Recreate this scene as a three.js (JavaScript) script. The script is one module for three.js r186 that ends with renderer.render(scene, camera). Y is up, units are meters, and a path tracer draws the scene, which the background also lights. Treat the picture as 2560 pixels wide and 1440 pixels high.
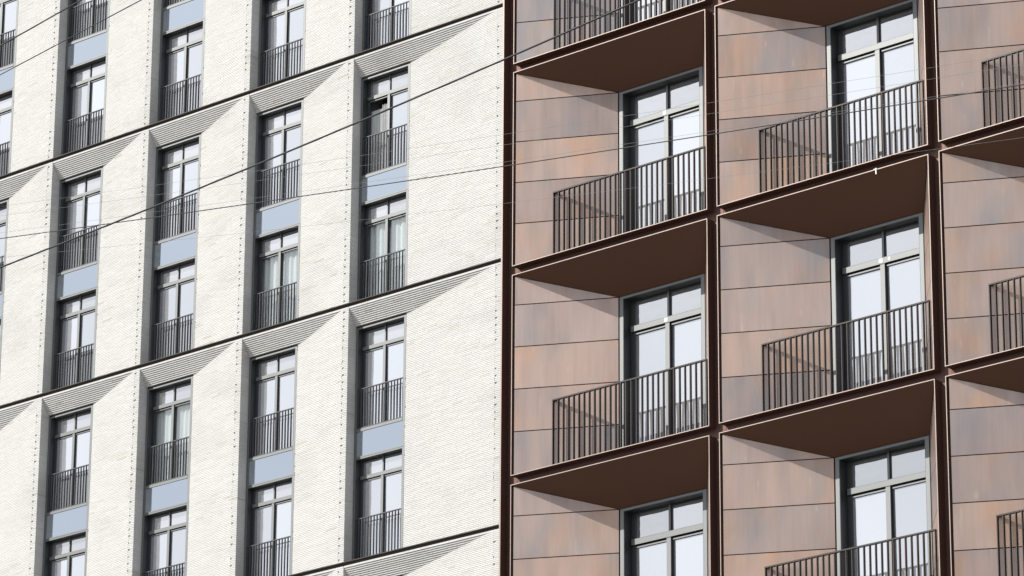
import * as THREE from 'three';

// ------------------------------------------------------------------ camera, sky, sun, exposure
const scene = new THREE.Scene();
const camera = new THREE.PerspectiveCamera(2 * Math.atan(720 / 10582.17) * 180 / Math.PI, 16 / 9, 0.5, 3000);
camera.position.set(41.9657, -23.1068, 47.7465);
camera.rotation.set(0.3434, 0.7210, 0.0068, 'YXZ');

const renderer = new THREE.WebGLRenderer({ antialias: true });
renderer.toneMapping = THREE.LinearToneMapping;
renderer.toneMappingExposure = 1.0;
renderer.shadowMap.enabled = true;

const SUN = new THREE.Vector3(-0.80, 1.05, 1.0).normalize();
function rng(seed) { let s = seed >>> 0; return () => { s = (s + 0x6D2B79F5) >>> 0; let t = Math.imul(s ^ (s >>> 15), 1 | s); t = (t + Math.imul(t ^ (t >>> 7), 61 | t)) ^ t; return ((t ^ (t >>> 14)) >>> 0) / 4294967296; }; }
const hash = (x, y, z) => { let h = Math.imul(x | 0, 374761393) + Math.imul(y | 0, 668265263) + Math.imul(z | 0, 2147483647 ^ 1274126177); h = Math.imul(h ^ (h >>> 13), 1274126177); return ((h ^ (h >>> 16)) >>> 0) / 4294967296; };
const sm = (t) => t * t * (3 - 2 * t);
function noise3(x, y, z) {
  const X = Math.floor(x), Y = Math.floor(y), Z = Math.floor(z), u = sm(x - X), v = sm(y - Y), w = sm(z - Z);
  const L = (a, b, t) => a + (b - a) * t;
  const p = (k) => L(L(hash(X, Y, Z + k), hash(X + 1, Y, Z + k), u), L(hash(X, Y + 1, Z + k), hash(X + 1, Y + 1, Z + k), u), v);
  return L(p(0), p(1), w);
}
const fbm = (x, y, z, n = 4) => { let a = 0, s = 0.5, t = 0; for (let i = 0; i < n; i++) { a += s * noise3(x, y, z); t += s; x *= 2.03; y *= 2.03; z *= 2.03; s *= 0.5; } return a / t; };

{ // hazy, partly clouded sky with a wide pale glow round the sun
  const W = 512, H = 256, d = new Float32Array(W * H * 4);
  for (let j = 0; j < H; j++) for (let i = 0; i < W; i++) {
    const th = (j + 0.5) / H * Math.PI - Math.PI / 2, ph = (i + 0.5) / W * 2 * Math.PI - Math.PI;
    const y = Math.sin(th), x = Math.cos(th) * Math.cos(ph), z = Math.cos(th) * Math.sin(ph);
    const up = Math.max(y, 0), ang = Math.acos(Math.min(1, x * SUN.x + y * SUN.y + z * SUN.z)) * 180 / Math.PI;
    const h = Math.pow(1 - up, 3);
    let r = 0.49 + 0.24 * h, g = 0.55 + 0.20 * h, b = 0.64 + 0.16 * h;
    const k = 1 / (0.25 + up), c = 0.62 * fbm(x * k * 1.3 + 7, z * k * 1.3 + 3, y * 2 + 1.7, 5) + 0.38 * fbm(x * k * 5 + 2, z * k * 5 + 9, y * 14 + 4.1, 4), cl = Math.min(1, Math.max(0, (c - 0.46) * 4)) * 0.55;
    r += (0.84 - r) * cl; g += (0.86 - g) * cl; b += (0.89 - b) * cl;
    const glow = 1.6 * Math.exp(-ang / 9) + 0.24 * Math.exp(-ang / 38);
    r += glow * 1.0; g += glow * 0.98; b += glow * 0.90;
    const o = (j * W + i) * 4; d[o] = r; d[o + 1] = g; d[o + 2] = b; d[o + 3] = 1;
  }
  const t = new THREE.DataTexture(d, W, H, THREE.RGBAFormat, THREE.FloatType);
  t.mapping = THREE.EquirectangularReflectionMapping; t.magFilter = THREE.LinearFilter; t.minFilter = THREE.LinearFilter; t.wrapS = THREE.RepeatWrapping; t.needsUpdate = true;
  scene.background = t; scene.environment = t;
}
const sun = new THREE.DirectionalLight(new THREE.Color(1.0, 0.965, 0.91), 4.6);
sun.target.position.set(-15, 5, -12); sun.position.copy(sun.target.position).addScaledVector(SUN, 150);
sun.castShadow = true; sun.shadow.radius = 1.2; sun.shadow.mapSize.set(4096, 4096);
Object.assign(sun.shadow.camera, { left: -45, right: 45, top: 45, bottom: -45, near: 1, far: 400 });
scene.add(sun, sun.target);

// ------------------------------------------------------------------ helpers
const used = new Map();
function add(parent, o) { parent.add(o); return o; }
function part(name, geo, mat, parent, x = 0, y = 0, z = 0) {
  const m = new THREE.Mesh(geo, mat); m.name = name; m.position.set(x, y, z); m.castShadow = m.receiveShadow = true; parent.add(m); return m;
}
function grp(name, parent, x = 0, y = 0, z = 0) { const g = new THREE.Group(); g.name = name; g.position.set(x, y, z); parent.add(g); return g; }
const boxCache = new Map();
function B(w, h, d) { const k = [w, h, d].map((v) => v.toFixed(4)).join(); if (!boxCache.has(k)) boxCache.set(k, new THREE.BoxGeometry(w, h, d)); return boxCache.get(k); }
// a box given by its min and max corner
function bar(name, mat, parent, x0, x1, y0, y1, z0, z1) { return part(name, B(x1 - x0, y1 - y0, z1 - z0), mat, parent, (x0 + x1) / 2, (y0 + y1) / 2, (z0 + z1) / 2); }
// many small solids joined into one geometry
class Solid {
  constructor() { this.p = []; this.n = []; this.c = []; this.uv = []; }
  quad(a, b, c, d, col) {
    const ux = b[0] - a[0], uy = b[1] - a[1], uz = b[2] - a[2], vx = d[0] - a[0], vy = d[1] - a[1], vz = d[2] - a[2];
    let nx = uy * vz - uz * vy, ny = uz * vx - ux * vz, nz = ux * vy - uy * vx; const l = Math.hypot(nx, ny, nz) || 1; nx /= l; ny /= l; nz /= l;
    for (const q of [a, b, c, a, c, d]) { this.p.push(q[0], q[1], q[2]); this.n.push(nx, ny, nz); this.c.push(col[0], col[1], col[2]); this.uv.push(q[0] + q[2], q[1]); }
  }
  // plan corners in order front-left, front-right, back-right, back-left; y0..y1
  prism(P, y0, y1, col, back = false) {
    const lo = P.map((q) => [q[0], y0, q[1]]), hi = P.map((q) => [q[0], y1, q[1]]);
    this.quad(lo[0], lo[1], hi[1], hi[0], col);
    this.quad(lo[1], lo[2], hi[2], hi[1], col);
    if (back) this.quad(lo[2], lo[3], hi[3], hi[2], col);
    this.quad(lo[3], lo[0], hi[0], hi[3], col);
    this.quad(hi[0], hi[1], hi[2], hi[3], col);
    this.quad(lo[3], lo[2], lo[1], lo[0], col);
  }
  geo() {
    const g = new THREE.BufferGeometry();
    g.setAttribute('position', new THREE.Float32BufferAttribute(this.p, 3)); g.setAttribute('normal', new THREE.Float32BufferAttribute(this.n, 3));
    g.setAttribute('color', new THREE.Float32BufferAttribute(this.c, 3)); g.setAttribute('uv', new THREE.Float32BufferAttribute(this.uv, 2)); return g;
  }
}
function dataTex(N, fn, srgb = true) {
  const d = new Uint8Array(N * N * 4), o = [0, 0, 0];
  for (let j = 0; j < N; j++) for (let i = 0; i < N; i++) { fn(i / N, j / N, o); const k = (j * N + i) * 4; for (let c = 0; c < 3; c++) d[k + c] = Math.max(0, Math.min(255, o[c])); d[k + 3] = 255; }
  const t = new THREE.DataTexture(d, N, N, THREE.RGBAFormat); t.wrapS = t.wrapT = THREE.RepeatWrapping; t.magFilter = THREE.LinearFilter; t.minFilter = THREE.LinearMipmapLinearFilter; t.generateMipmaps = true;
  if (srgb) t.colorSpace = THREE.SRGBColorSpace; t.needsUpdate = true; return t;
}
// noise that repeats every 1 in u and v
function tile(u, v, fx, fy, s, n = 3) {
  let a = 0, w = 0.5, t = 0;
  for (let i = 0; i < n; i++) {
    const X = u * fx, Y = v * fy, x0 = Math.floor(X), y0 = Math.floor(Y), fu = sm(X - x0), fv = sm(Y - y0), x1 = (x0 + 1) % fx, y1 = (y0 + 1) % fy;
    const A = hash(x0 % fx, y0 % fy, s + i), Bv = hash(x1, y0 % fy, s + i), C = hash(x0 % fx, y1, s + i), D = hash(x1, y1, s + i);
    a += w * (A + (Bv - A) * fu + (C - A) * fv + (A - Bv - C + D) * fu * fv); t += w; w *= 0.55; fx *= 2; fy *= 2;
  }
  return a / t;
}

// ------------------------------------------------------------------ materials
const lin = (r, g, b) => new THREE.Color().setRGB(r, g, b);
const std = (o) => new THREE.MeshStandardMaterial(o);
// rolled copper alloy sheet: vertical streaks, warm and grey blotches, a few pale drips (one tile is 5 m)
const copperMap = dataTex(1024, (u, v, o) => {
  const warm = tile(u, v, 9, 7, 11, 3), grey = tile(u, v, 10, 6, 37, 3), str = tile(u, v, 90, 5, 53, 3), fine = tile(u, v, 320, 24, 71, 2), big = tile(u, v, 3, 3, 91, 2), drip = tile(u, v, 60, 14, 113, 2);
  let r = 190, g = 170, b = 161;
  const w = Math.max(0, warm - 0.47) * 2.4, q = Math.max(0, grey - 0.47) * 2.4;
  r += 8 * w; g -= 4 * w; b -= 15 * w;
  r -= 17 * q; g -= 7 * q; b -= 1 * q;
  const s = (str - 0.5) * 9 + (fine - 0.5) * 5 + (big - 0.5) * 16;
  const dr = Math.max(0, drip - 0.82) * 90;
  o[0] = r + s + dr; o[1] = g + s + dr; o[2] = b + s * 0.9 + dr;
});
const copperRough = dataTex(256, (u, v, o) => { const k = 120 + 90 * tile(u, v, 24, 5, 17, 3); o[0] = o[1] = o[2] = k; }, false);
const tints = [[1, 1, 1], [0.93, 0.92, 0.92], [1.02, 0.98, 0.95], [0.9, 0.91, 0.93], [1.03, 0.97, 0.92], [0.85, 0.85, 0.86]];
const PANEL = tints.map((t) => std({ color: lin(...t), map: copperMap, roughnessMap: copperRough, roughness: 0.75, metalness: 0.85 }));
const PANEL_GREY = std({ color: lin(0.80, 0.90, 1.0), map: copperMap, roughnessMap: copperRough, roughness: 0.75, metalness: 0.85 });
const M = {
  channel: std({ color: lin(0.155, 0.09, 0.072), roughness: 0.5, metalness: 0.6 }),
  lip: std({ color: lin(0.34, 0.275, 0.245), roughness: 0.5, metalness: 0.7 }),
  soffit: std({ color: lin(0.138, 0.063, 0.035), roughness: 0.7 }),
  behind: std({ color: lin(0.03, 0.022, 0.02), roughness: 0.9 }),
  frame: std({ color: lin(0.22, 0.226, 0.226), roughness: 0.5, metalness: 0.75 }),
  rail: std({ color: lin(0.062, 0.055, 0.052), roughness: 0.48, metalness: 0.8 }),
  railGrey: std({ color: lin(0.10, 0.104, 0.11), roughness: 0.48, metalness: 0.8 }),
  darkMetal: std({ color: lin(0.045, 0.035, 0.03), roughness: 0.6 }),
  core: std({ color: lin(0.16, 0.155, 0.15), roughness: 0.95 }),
  mortar: std({ color: lin(0.50, 0.49, 0.455), roughness: 0.95 }),
  brick: std({ color: lin(1, 1, 1), vertexColors: true, roughness: 0.85 }),
  mirror: std({ color: lin(0.83, 0.85, 0.90), roughness: 0.03, metalness: 0.74 }),
  mirror2: std({ color: lin(0.82, 0.82, 0.84), roughness: 0.04, metalness: 0.84 }),
  spandrel: std({ color: lin(0.565, 0.62, 0.70), roughness: 0.06, metalness: 1 }),
  clear: new THREE.MeshPhysicalMaterial({ color: lin(0.96, 0.98, 0.98), roughness: 0.02, transmission: 1, thickness: 0, ior: 2.2 }),
  lining: std({ color: lin(0.085, 0.09, 0.095), roughness: 0.5, metalness: 0.6 }),
  curtain: std({ color: lin(0.72, 0.735, 0.73), roughness: 0.95, side: THREE.DoubleSide }),
  room: std({ color: lin(0.10, 0.10, 0.10), roughness: 0.95 }),
  sticker: std({ color: lin(0.80, 0.81, 0.78), roughness: 0.7 }),
  cable: std({ color: lin(0.025, 0.025, 0.027), roughness: 0.6 }),
  wire: std({ color: lin(0.22, 0.22, 0.22), roughness: 0.6 }),
  ground: std({ color: lin(0.15, 0.147, 0.14), roughness: 0.95 }),
};

// rolled glass is never quite flat
const wave = dataTex(128, (u, v, o) => { o[0] = o[1] = o[2] = 255 * tile(u, v, 3, 4, 201, 2); }, false);
const GLASS = [];
for (const [base, a] of [[M.mirror2, 0.88], [M.mirror2, 0.95], [M.mirror2, 1], [M.mirror, 0.86], [M.mirror, 0.94], [M.mirror, 1]]) { const m = base.clone(); m.color.multiplyScalar(a); m.bumpMap = wave; m.bumpScale = 0.0012; GLASS.push(m); }
// ------------------------------------------------------------------ ground
{
  const g = new THREE.PlaneGeometry(1600, 1600); g.rotateX(-Math.PI / 2);
  const m = part('ground', g, M.ground, scene, 0, -24.7, 0); m.userData = { kind: 'structure' };
}

// ------------------------------------------------------------------ window and railing builders (shared by both buildings)
const FR = 0.085, GZ = -0.2;   // frame face, glass depth
const rw = rng(77);
// origin: left bottom of the outer frame, front face at z = 0
function makeWindow(parent, x, y, z, W, H, opt = {}) {
  const w = grp('window', parent, x, y, z), f = M.frame, k = M.lining, D = -0.26;
  // dark lining boxes with a paler metal trim on their street face
  bar('frame_jamb', k, w, 0, FR, 0, H, D, -0.004);
  bar('frame_jamb', k, w, W - FR, W, 0, H, D, -0.004);
  bar('frame_head', k, w, FR, W - FR, H - 0.05, H, D, -0.004);
  bar('frame_sill', k, w, FR, W - FR, 0, 0.05, D, -0.004);
  bar('frame_trim', f, w, 0.006, FR - 0.008, 0.001, H - 0.006, -0.004, 0);
  bar('frame_trim', f, w, W - FR + 0.008, W - 0.006, 0.001, H - 0.006, -0.004, 0);
  bar('frame_trim', f, w, FR - 0.008, W - FR + 0.008, H - 0.044, H - 0.006, -0.004, -0.0005);
  const t0 = 2.25, t1 = 2.345, cx = W / 2, x0 = FR, x1 = W - FR, top = H - 0.05;
  bar('transom', f, w, x0 + 0.03, x1, t0, t1, D + 0.02, -0.135);
  bar('mullion', k, w, cx - 0.019, cx + 0.019, t1, top, D + 0.02, -0.162);
  bar('mullion_trim', f, w, cx - 0.019, cx + 0.019, t1, top, -0.162, -0.158);
  bar('mullion', k, w, cx - 0.042, cx + 0.042, 0.05, t0, D + 0.02, -0.136);
  bar('mullion_trim', f, w, cx - 0.042, cx + 0.042, 0.05, t0 - 0.02, -0.136, -0.132);
  // sash rails of the four lights, then the panes
  const lights = [[x0, cx - 0.019, t1, top, 0.012], [cx + 0.019, x1, t1, top, 0.012], [x0, cx - 0.042, 0.05, t0, 0.02], [cx + 0.042, x1, 0.05, t0, 0.02]];
  lights.forEach(([a, b, c, d, e], i) => {
    const open = opt.open && i === 2;
    const sb = (n, m, u0, u1, v0, v1, z0, z1) => bar(n, m, w, a + u0, a + u1, c + v0, c + v1, z0, z1), ww = b - a, hh = d - c, zf = -0.178, zb = D + 0.03, lo = i > 1, el = i % 2 ? e : 0.095;
    sb('sash_stile', k, 0.002, el, 0, hh, zb, zf); sb('sash_stile', k, ww - e, ww - 0.002, 0, hh, zb, zf);
    sb('sash_rail', lo ? f : k, el, ww - e, hh - (lo ? 0.05 : 0.03), hh - (lo ? 0.026 : 0.002), zb, zf + (lo ? 0.014 : 0)); sb('sash_rail', k, el, ww - e, 0.004, lo ? 0.06 : 0.012, zb, zf);
    if (!open) {
      const tp = lo ? 0.05 : 0.03, bt = lo ? 0.06 : 0.012;
      const p = part('pane', B(ww - el - e + 0.01, hh - tp - bt + 0.01, 0.012), opt.curtain && lo ? M.clear : GLASS[(i < 2 ? 0 : 3) + Math.floor(rw() * 3)], w, a + (el + ww - e) / 2, c + (bt + hh - tp) / 2, GZ);
      p.rotation.set((rw() - 0.5) * 0.012, (rw() - 0.5) * 0.012, 0);
    }
  });
  if (opt.open || opt.curtain) {
    const zc = -0.30, mk = (a, b, y0, y1, amp, ph) => {
      const n = 60, S = new Solid(), c = [1, 1, 1];
      for (let i = 0; i < n; i++) {
        const q = (k) => { const u = a + (b - a) * k / n; return [u, zc + amp * Math.sin(k * 0.9 + ph) + 0.4 * amp * Math.sin(k * 0.37 + 2 * ph)]; };
        const A = q(i), C = q(i + 1); S.quad([A[0], y0, A[1]], [C[0], y0, C[1]], [C[0], y1, C[1]], [A[0], y1, A[1]], c);
      }
      part('curtain', S.geo(), M.curtain, w);
    };
    if (opt.curtain) { mk(x0, x1, 0.06, 2.2, 0.018, opt.curtain); bar('room_wall', M.room, w, 0, W, 0, H, -0.9, -0.85); }
    else { mk(cx - 0.34, cx - 0.02, 0.1, 2.08, 0.03, 1); mk(x0, cx - 0.34, 0.1, 1.98, 0.03, 2.2); bar('room_wall', M.room, w, 0, W, 0, H, -0.9, -0.85); }
  }
  return w;
}
// origin: left end at floor level, in the railing's plane
function makeRailing(parent, x, y, z, L, H, mat, single, first = 0.0, y0 = 0.02) {
  const r = grp('railing', parent, x, y, z);
  bar('handrail', mat, r, 0, L, H - 0.022, H, -0.024, 0.024);
  bar('bottom_rail', mat, r, 0, L, y0, y0 + 0.03, -0.018, 0.018);
  const n = Math.round((L - first) / 0.109), step = (L - first - 0.014) / n, g = B(0.013, H - 0.022 - y0 - 0.03, 0.042);
  if (single) for (let i = 0; i <= n; i++) part('baluster', g, mat, r, first + 0.007 + i * step, (H - 0.022 + y0 + 0.03) / 2, 0);
  else {
    const S = new Solid(); for (let i = 0; i <= n; i++) { const c = first + 0.007 + i * step; S.prism([[c - 0.0065, 0.021], [c + 0.0065, 0.021], [c + 0.0065, -0.021], [c - 0.0065, -0.021]], y0 + 0.03, H - 0.022, [1, 1, 1], true); }
    part('balusters', S.geo(), mat, r).userData = { kind: 'stuff' };
  }
  return r;
}

// ------------------------------------------------------------------ copper clad building (front plane z = 0)
{
  const b = grp('copper_clad_building', scene);
  b.userData = { label: 'copper clad apartment building with angled balcony bays, in front on the right', category: 'building' };
  const P = 4.1775, FWD = 3.99, ST = 3.5, UB = 1.5494, DB = 0.8046, UC = 3.30, SY = 3.33, HD = 2.83, TH = 0.013, CH = 0.165;
  const rows = [-1, 0, 1, 2], cols = [0, 1, 2], r1 = rng(5);
  const yTop = ST * 2 - 0.0, yBot = -ST * 2;
  // plain body behind and below the bays
  bar('body', M.core, b, -0.2, P * 3 - 0.1, -24.7, 9, -14, -1.35);
  bar('end_wall', M.lip, b, -0.235, -0.2, -24.7, 9, -14, -0.21);
  bar('lower_wall', M.channel, b, -0.2, P * 3 - 0.1, -24.7, yBot - 0.2, -1.35, -0.05);
  bar('corner_fin', M.channel, b, -0.235, -0.205, -24.7, 9, -0.21, -0.004);
  bar('corner_trim', M.lip, b, -0.235, -0.205, -24.7, 9, -0.004, 0);
  // channel backing strips between the bays
  for (let c = 0; c <= 3; c++) bar('channel_backing', M.channel, b, c * P - 0.205, c * P + 0.004, yBot - 0.2, yTop, -CH - 0.03, -CH);
  for (let k = -2; k <= 2; k++) for (const c of cols) bar('channel_backing', M.channel, b, c * P + 0.004, c * P + FWD - 0.004, -ST * k - 0.175, -ST * k - 0.0, -CH - 0.034, -CH - 0.004);
  const flatShape = (pts) => { const s = new THREE.Shape(); pts.forEach(([x, y], i) => (i ? s.lineTo(x, y) : s.moveTo(x, y))); return s; };
  const sheet = (pts, t, bev = 0.003) => {
    const g = new THREE.ExtrudeGeometry(flatShape(pts), { depth: t - 2 * bev, bevelEnabled: true, bevelThickness: bev, bevelSize: bev, bevelOffset: -bev, bevelSegments: 1 });
    const uv = g.attributes.uv, p = g.attributes.position, ou = r1(), ov = r1(); for (let i = 0; i < uv.count; i++) uv.setXY(i, p.getX(i) / 5 + ou, p.getY(i) / 5 + ov); return g;
  };
  const LP = Math.hypot(UB, DB), angP = Math.atan2(DB, UB);   // angled wall
  const LJ = Math.hypot(FWD - UC, DB), angJ = Math.atan2(DB, FWD - UC);
  for (const k of rows) for (const c of cols) {
    const X = c * P, Y = -ST * k;
    // thin metal edge round the bay: two fins, floor plate and top plate
    const fr = grp('bay_frame', b, X, Y, 0);
    bar('side_fin', M.channel, fr, 0, TH, 0, SY + TH, -CH, -0.004);
    bar('side_fin', M.channel, fr, FWD - TH, FWD, 0, SY + TH, -CH, -0.004);
    bar('floor_plate', M.channel, fr, 0, FWD, -TH, 0, -0.25, -0.004);
    bar('top_plate', M.channel, fr, TH, FWD - TH, SY, SY + TH, -CH, -0.004);
    bar('edge_trim', M.lip, fr, 0, TH, 0, SY + TH, -0.004, 0);
    bar('edge_trim', M.lip, fr, FWD - TH, FWD, 0, SY + TH, -0.004, 0);
    bar('edge_trim', M.lip, fr, 0, FWD, -TH, 0, -0.004, 0.001);
    bar('edge_trim', M.lip, fr, TH, FWD - TH, SY, SY + TH, -0.004, -0.0005);
    // balcony floor and sloping soffit
    const fl = new THREE.ExtrudeGeometry(flatShape([[0.03, 0.19], [FWD - 0.03, 0.19], [UC, DB], [UB, DB]]), { depth: 0.05, bevelEnabled: false }); fl.rotateX(-Math.PI / 2); fl.translate(0, -0.06, 0);
    part('balcony_floor', fl, M.darkMetal, b, X, Y, 0);
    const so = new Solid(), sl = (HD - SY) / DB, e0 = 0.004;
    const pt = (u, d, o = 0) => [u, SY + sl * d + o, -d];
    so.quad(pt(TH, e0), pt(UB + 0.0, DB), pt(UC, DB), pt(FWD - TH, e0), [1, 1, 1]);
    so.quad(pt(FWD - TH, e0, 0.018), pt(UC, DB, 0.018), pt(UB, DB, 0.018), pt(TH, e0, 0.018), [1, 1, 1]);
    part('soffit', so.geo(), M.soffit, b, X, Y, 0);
    // angled wall: dark backing and five metal panels with open joints
    const wl = grp('panel_wall', b, X, Y, 0); wl.rotation.y = angP;
    bar('backing', M.behind, wl, 0.03, LP + 0.01, 0.0, HD + 0.02, -0.07, -0.03);
    const ys = [0.012, 0.715, 1.42, 2.125, 2.83], gap = 0.006, s0 = 0.052, s1 = LP - 0.006;
    for (let i = 0; i < 5; i++) {
      let pts;
      if (i < 4) pts = [[s0, ys[i] + gap], [s1, ys[i] + gap], [s1, ys[i + 1] - gap], [s0, ys[i + 1] - gap]];
      else pts = [[s0, HD + gap], [s1 - 0.03, HD + gap], [s0, SY - (SY - HD) * s0 / LP - 0.004]];
      const grey = c === 0 && k === -1 && r1() < 0.95;
      part('cladding_panel', sheet(pts, 0.022), grey ? PANEL_GREY : PANEL[Math.floor(r1() * PANEL.length)], wl, 0, 0, -0.022);
    }
    // right-hand splayed jamb
    const jw = grp('splayed_jamb', b, X + UC, Y, -DB); jw.rotation.y = -angJ;
    for (let i = 0; i < 5; i++) {
      const y0 = ys[i] + gap, y1 = i < 4 ? ys[i + 1] - gap : 0;
      const pts = i < 4 ? [[0.004, y0], [LJ - 0.034, y0], [LJ - 0.034, y1], [0.004, y1]] : [[0.03, HD + gap], [LJ - 0.034, HD + gap], [LJ - 0.034, HD + (SY - HD) * (LJ - 0.034) / LJ - 0.004]];
      part('cladding_panel', sheet(pts, 0.022), PANEL[Math.floor(r1() * PANEL.length)], jw, 0, 0, -0.022);
    }
    bar('backing', M.behind, jw, 0, LJ - 0.14, 0, HD + 0.02, -0.07, -0.03);
    const w = makeWindow(b, X + UB + 0.012, Y, -DB, UC - UB - 0.02, HD - 0.004);
    if (c < 2 && k >= 0 && k < 2 && !(c === 1 && k === 0)) bar('sticker', M.sticker, w, 0.80, 0.875, 2.262, 2.335, -0.135, -0.132);
    if (c === 1 && k === 1) bar('sticker', M.sticker, w, 0.97, 1.02, 2.268, 2.33, -0.135, -0.132);
    makeRailing(b, X + 0.612, Y, -0.305, 3.11, 1.195, M.rail, true);
  }
}

// ------------------------------------------------------------------ white brick building (front plane z = ZW)
{
  const ZW = -27.4145, YA = 20.57, BAND = 7.0, DW = 0.30, WW = 1.775, CO = 0.0478;
  const b = grp('white_brick_building', scene, 0, 0, 0);
  b.userData = { label: 'white brick apartment building with tall recessed window strips, behind on the left', category: 'building' };
  const edges = [-45.293, -41.403, -37.514, -33.624, -29.734, -24.45];   // right edges of the piers = left sides of the windows
  const r = rng(21);
  const xL = -47.2, xR = -20.0;
  bar('body', M.core, b, xL, xR, -24.7, YA + BAND + 1, ZW - 14, ZW - 1.2);
  bar('lower_wall', M.mortar, b, xL, xR, -24.7, YA - 3 * BAND - 0.13, ZW - 1.2, ZW - 0.02);
  bar('parapet', M.mortar, b, xL, xR, YA + BAND + 0.01, YA + BAND + 1, ZW - 1.2, ZW - 0.02);
  bar('end_wall', M.mortar, b, xR, xR + 0.3, -24.7, YA + BAND + 1, ZW - 14, ZW);
  bar('end_wall', M.mortar, b, xL - 0.3, xL, -24.7, YA + BAND + 1, ZW - 14, ZW);
  const tone = (x, y, s) => {
    const p = fbm(x * 0.7 + s, y * 1.3, s * 3.1, 3), q = r();
    let v = 0.68 + (r() - 0.5) * 0.05 - Math.max(0, p - 0.5) * 0.16, c = [v, v * 0.99, v * 0.955];
    if (q < 0.05 + Math.max(0, p - 0.55) * 0.7) { const t = 0.93 + r() * 0.06; c = [c[0] * t, c[1] * t * 0.985, c[2] * t * 0.95]; }
    if (q > 0.996) c = [c[0] * 0.86, c[1] * 0.83, c[2] * 0.76];
    return c;
  };
  for (let band = 0; band < 4; band++) {
    const Y0 = YA - BAND * band, TOPY = BAND - 0.11;
    // recessed dark metal joint over the band, with its thin cover plate
    const lg = grp('ledge', b, 0, Y0, 0);
    bar('cover_plate', M.darkMetal, lg, xL, xR, BAND - 0.022, BAND, ZW - 0.55, ZW + 0.006);
    bar('joint_backing', M.darkMetal, lg, xL, xR, BAND - 0.112, BAND - 0.022, ZW - 0.55, ZW - 0.07);
    for (let k = 0; k < edges.length; k++) {
      const E = edges[k], uS = k ? edges[k - 1] + WW : E - 1.9, uF = E - 0.2, sl = DW / (uF - uS);
      const pier = grp('brick_pier', b, 0, Y0, ZW);
      // mortar bed set back from the brick faces
      const core = new THREE.Shape([[uS + 0.002, DW + 0.014], [uF, 0.015], [E - 0.2, 0.015], [E - 0.2, 1.2], [uS + 0.002, 1.2]].map(([x, y]) => new THREE.Vector2(x, y)));
      const cg = new THREE.ExtrudeGeometry(core, { depth: TOPY - 0.02, bevelEnabled: false }); cg.rotateX(Math.PI / 2); cg.translate(0, TOPY - 0.01, 0);
      // rotateX(+90) sends plan depth (y) to +z and extrudes downward; flip so that depth goes inward
      cg.scale(1, 1, -1); { const ix = cg.attributes.position, nn = cg.attributes.normal; for (let i = 0; i < ix.count; i += 3) { for (const A of [ix, nn]) { const a = [A.getX(i + 1), A.getY(i + 1), A.getZ(i + 1)]; A.setXYZ(i + 1, A.getX(i + 2), A.getY(i + 2), A.getZ(i + 2)); A.setXYZ(i + 2, ...a); } } }
      part('mortar_bed', cg, M.mortar, pier);
      const S = new Solid(), T = new Solid(), N = Math.floor(TOPY / CO), ln = Math.hypot(uF - uS, DW), ex = (uF - uS) / ln, ez = DW / ln, nx = -ez, nz = ex;
      for (let j = 0; j < N; j++) {
        const y0 = j * CO + 0.004, y1 = y0 + CO - 0.0095;
        let t = -r() * 0.35;
        while (t < ln) {
          const L = 0.24 + Math.floor(r() * 3) * 0.1, a = Math.max(0, t), e = Math.min(ln, t + L - 0.004);
          if (e - a > 0.02) {
            const o = (r() - 0.5) * 0.0035, x0 = uS + ex * a, z0 = -DW + ez * a, x1 = uS + ex * e, z1 = -DW + ez * e;
            S.prism([[x0 + nx * o, z0 + nz * o], [x1 + nx * o, z1 + nz * o], [x1 - nx * 0.05, z1 - nz * 0.05], [x0 - nx * 0.05, z0 - nz * 0.05]], y0, y1, tone(x0, y0 + Y0, 3.3));
          }
          t += L;
        }
        // end bricks, parallel to the street and turning into the window reveal; every third one leaves a toothed notch
        const notch = j % 4 === 1 && r() < (k === edges.length - 1 ? 0.45 : 0.8), o = (r() - 0.5) * 0.004, xs = uF + (notch ? 0.03 + r() * 0.06 : 0.004);
        S.prism([[xs, o], [E, o], [E, -DW - 0.35], [xs, -DW - 0.35]], y0, y1, tone(E, y0 + Y0, 3.3));
        // bed behind the end brick
        T.prism([[uF - 0.01, notch ? -0.026 : -0.012], [E - 0.012, notch ? -0.026 : -0.012], [E - 0.012, -1.2], [uF - 0.01, -1.2]], j * CO, (j + 1) * CO, [1, 1, 1]);
      }
      part('brickwork', S.geo(), M.brick, pier).userData = { kind: 'stuff' };
      part('mortar_bed', T.geo(), M.mortar, pier);
      if (k === edges.length - 1) { bar('blank_wall', M.mortar, b, E + 0.001, xR, Y0, Y0 + TOPY - 0.001, ZW - 1.19, ZW - DW); continue; }
      // stepped brick courses over the window strip, each one set back behind the one above
      const co = grp('corbelled_lintel', b, 0, Y0, ZW), x1 = edges[k + 1] - 0.02, nC = 10;
      for (let i = 0; i < nC; i++) {
        const C = new Solid(), y1 = TOPY - i * CO - 0.001, y0 = y1 - CO + 0.001, d = 0.010 + i * 0.0275; let t = E + 0.001;
        while (t < x1) { const e = Math.min(x1, t + 0.24 + Math.floor(r() * 3) * 0.1); C.prism([[t, -d], [e - 0.004, -d], [e - 0.004, -d - 0.3], [t, -d - 0.3]], y0, y1, tone(t, y0 + Y0, 8.1)); t = e; }
        part('corbel_course', C.geo(), M.brick, co);
      }
      bar('lintel', M.darkMetal, b, E + 0.002, E + WW, Y0 + 6.36, Y0 + TOPY - nC * CO - 0.002, ZW - 1.2, ZW - DW - 0.02);
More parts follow.
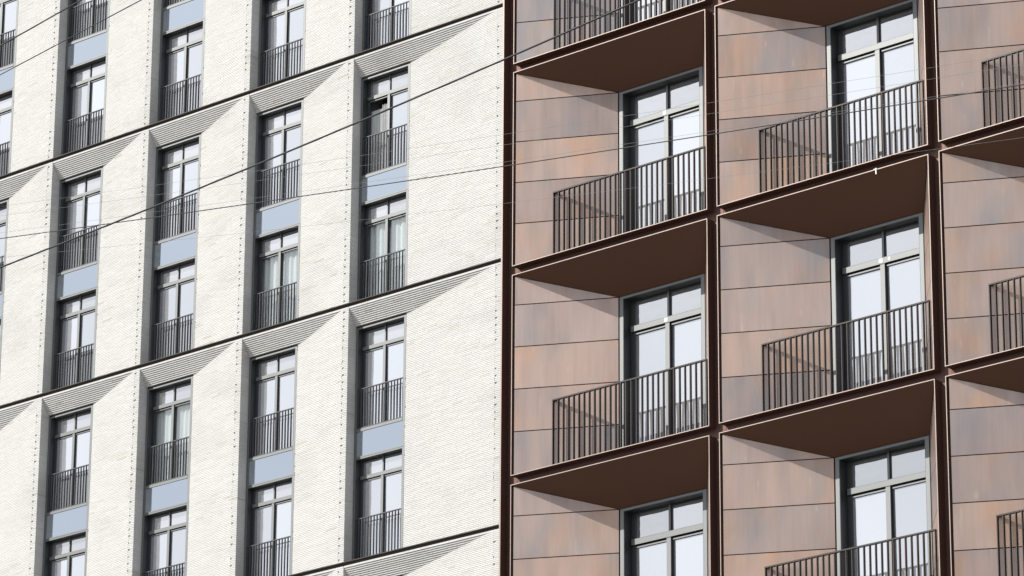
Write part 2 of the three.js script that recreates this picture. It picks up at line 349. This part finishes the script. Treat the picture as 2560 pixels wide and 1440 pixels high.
      if (band === 3) { bar('window_back', M.room, b, E, E + WW, Y0, Y0 + 6.36, ZW - 0.6, ZW - 0.55); }
      else for (const up of [0, 1]) {
        const y = Y0 + (up ? 3.51 : 0), H = up ? 2.848 : 2.81, opt = {};
        if (band === 1 && k === 4 && up) opt.open = true;
        if (band === 1 && !up && (k === 3 || k === 4)) opt.curtain = k;
        if (band === 2 && up && k === 2) opt.curtain = 7;
        const wn = makeWindow(b, E + 0.002, y, ZW - DW, WW - 0.004, H, opt);
        if (opt.open) wn.userData.label = 'window with its left casement open and a curtain hanging inside';
        if (opt.curtain) wn.userData.label = 'window with pale curtains drawn behind the lower panes';
        const single = k >= 1 && k <= 4 && (band === 1 || band === 2 || (band === 0 && !up));
        makeRailing(b, E + 0.09, y, ZW - DW - 0.03, WW - 0.18, up ? 1.17 : 1.18, M.railGrey, single, 0, up ? 0.08 : 0.02);
        if (up) bar('sill', M.frame, b, E + FR, E + WW - FR, y + 0.002, y + 0.072, ZW - DW - 0.26, ZW - DW + 0.006);
      }
      if (band < 3) {
        const sp = grp('spandrel', b, E, Y0 + 2.81, ZW - DW);
        bar('frame_strip', M.frame, sp, 0.002, FR, 0, 0.70, -0.06, -0.001);
        bar('frame_strip', M.frame, sp, WW - FR, WW - 0.002, 0, 0.70, -0.06, -0.001);
        bar('frame_strip', M.frame, sp, FR, WW - FR, 0.0, 0.03, -0.2, 0.004);
        bar('glass_panel', M.spandrel, sp, FR, WW - FR, 0.03, 0.70, -0.06, -0.012);
      }
    }
  }
}

// ------------------------------------------------------------------ overhead cables (each hangs in a plane along the street)
function cable(name, label, mat, rad, z, x0, x1, a, bb, c) {
  const pts = []; for (let i = 0; i <= 60; i++) { const x = x0 + (x1 - x0) * i / 60; pts.push(new THREE.Vector3(x, a * x * x + bb * x + c, z)); }
  const m = part(name, new THREE.TubeGeometry(new THREE.CatmullRomCurve3(pts), 160, rad, 6), mat, scene);
  m.userData = { label, category: 'cable', group: 'overhead cables across the street' };
}
cable('overhead_cable', 'thick black cable sloping from lower left up to the top centre', M.cable, 0.0085, 22, 2, 30, 0.00286, -0.02664, -9.23776);
cable('overhead_cable_001', 'thin dark cable crossing the whole view just above the middle balconies', M.cable, 0.0055, 16, -6, 32, 0.00075, -0.15144, -4.61225);
cable('overhead_cable_002', 'uppermost of the fine pale wires crossing both buildings', M.wire, 0.0014, 12, -10, 30, 0.00069, -0.15046, -2.58815);
cable('overhead_cable_003', 'second fine pale wire, under the uppermost pale wire', M.wire, 0.0014, 12.6, -10, 30, 0.0007, -0.15134, -2.96302);
cable('overhead_cable_004', 'fine wire running close above the thin dark cable', M.wire, 0.0014, 13.2, -10, 30, 0.00063, -0.14865, -3.44613);
cable('overhead_cable_005', 'lowest fine pale wire, below the thin dark cable', M.wire, 0.0014, 11, -12, 30, 0.00093, -0.16847, -2.94939);
cable('overhead_cable_006', 'dark cable across the top left corner, the upper of two', M.cable, 0.0065, 24, 8, 28, 0.0, 0.14648, -10.18078);
cable('overhead_cable_007', 'thinner dark cable below it near the top left corner', M.cable, 0.0048, 20, 4, 26, 0.0006, 0.1100, -7.00);

// a scrap of white tape caught on the soffit edge of a balcony
{
  const S = new Solid(); S.prism([[0, 0.004], [0.02, 0.004], [0.024, 0.001], [0.004, 0.001]], -0.07, 0.03, [1, 1, 1], true); S.prism([[-0.03, 0.006], [0.03, 0.006], [0.03, 0.004], [-0.03, 0.004]], 0.0, 0.02, [1, 1, 1], true);
  const m = part('tape_strip', S.geo(), M.sticker, scene, 7.2, -0.17, 0.001); m.userData = { label: 'small scrap of white tape hanging from a balcony soffit edge', category: 'tape' };
}

renderer.render(scene, camera);
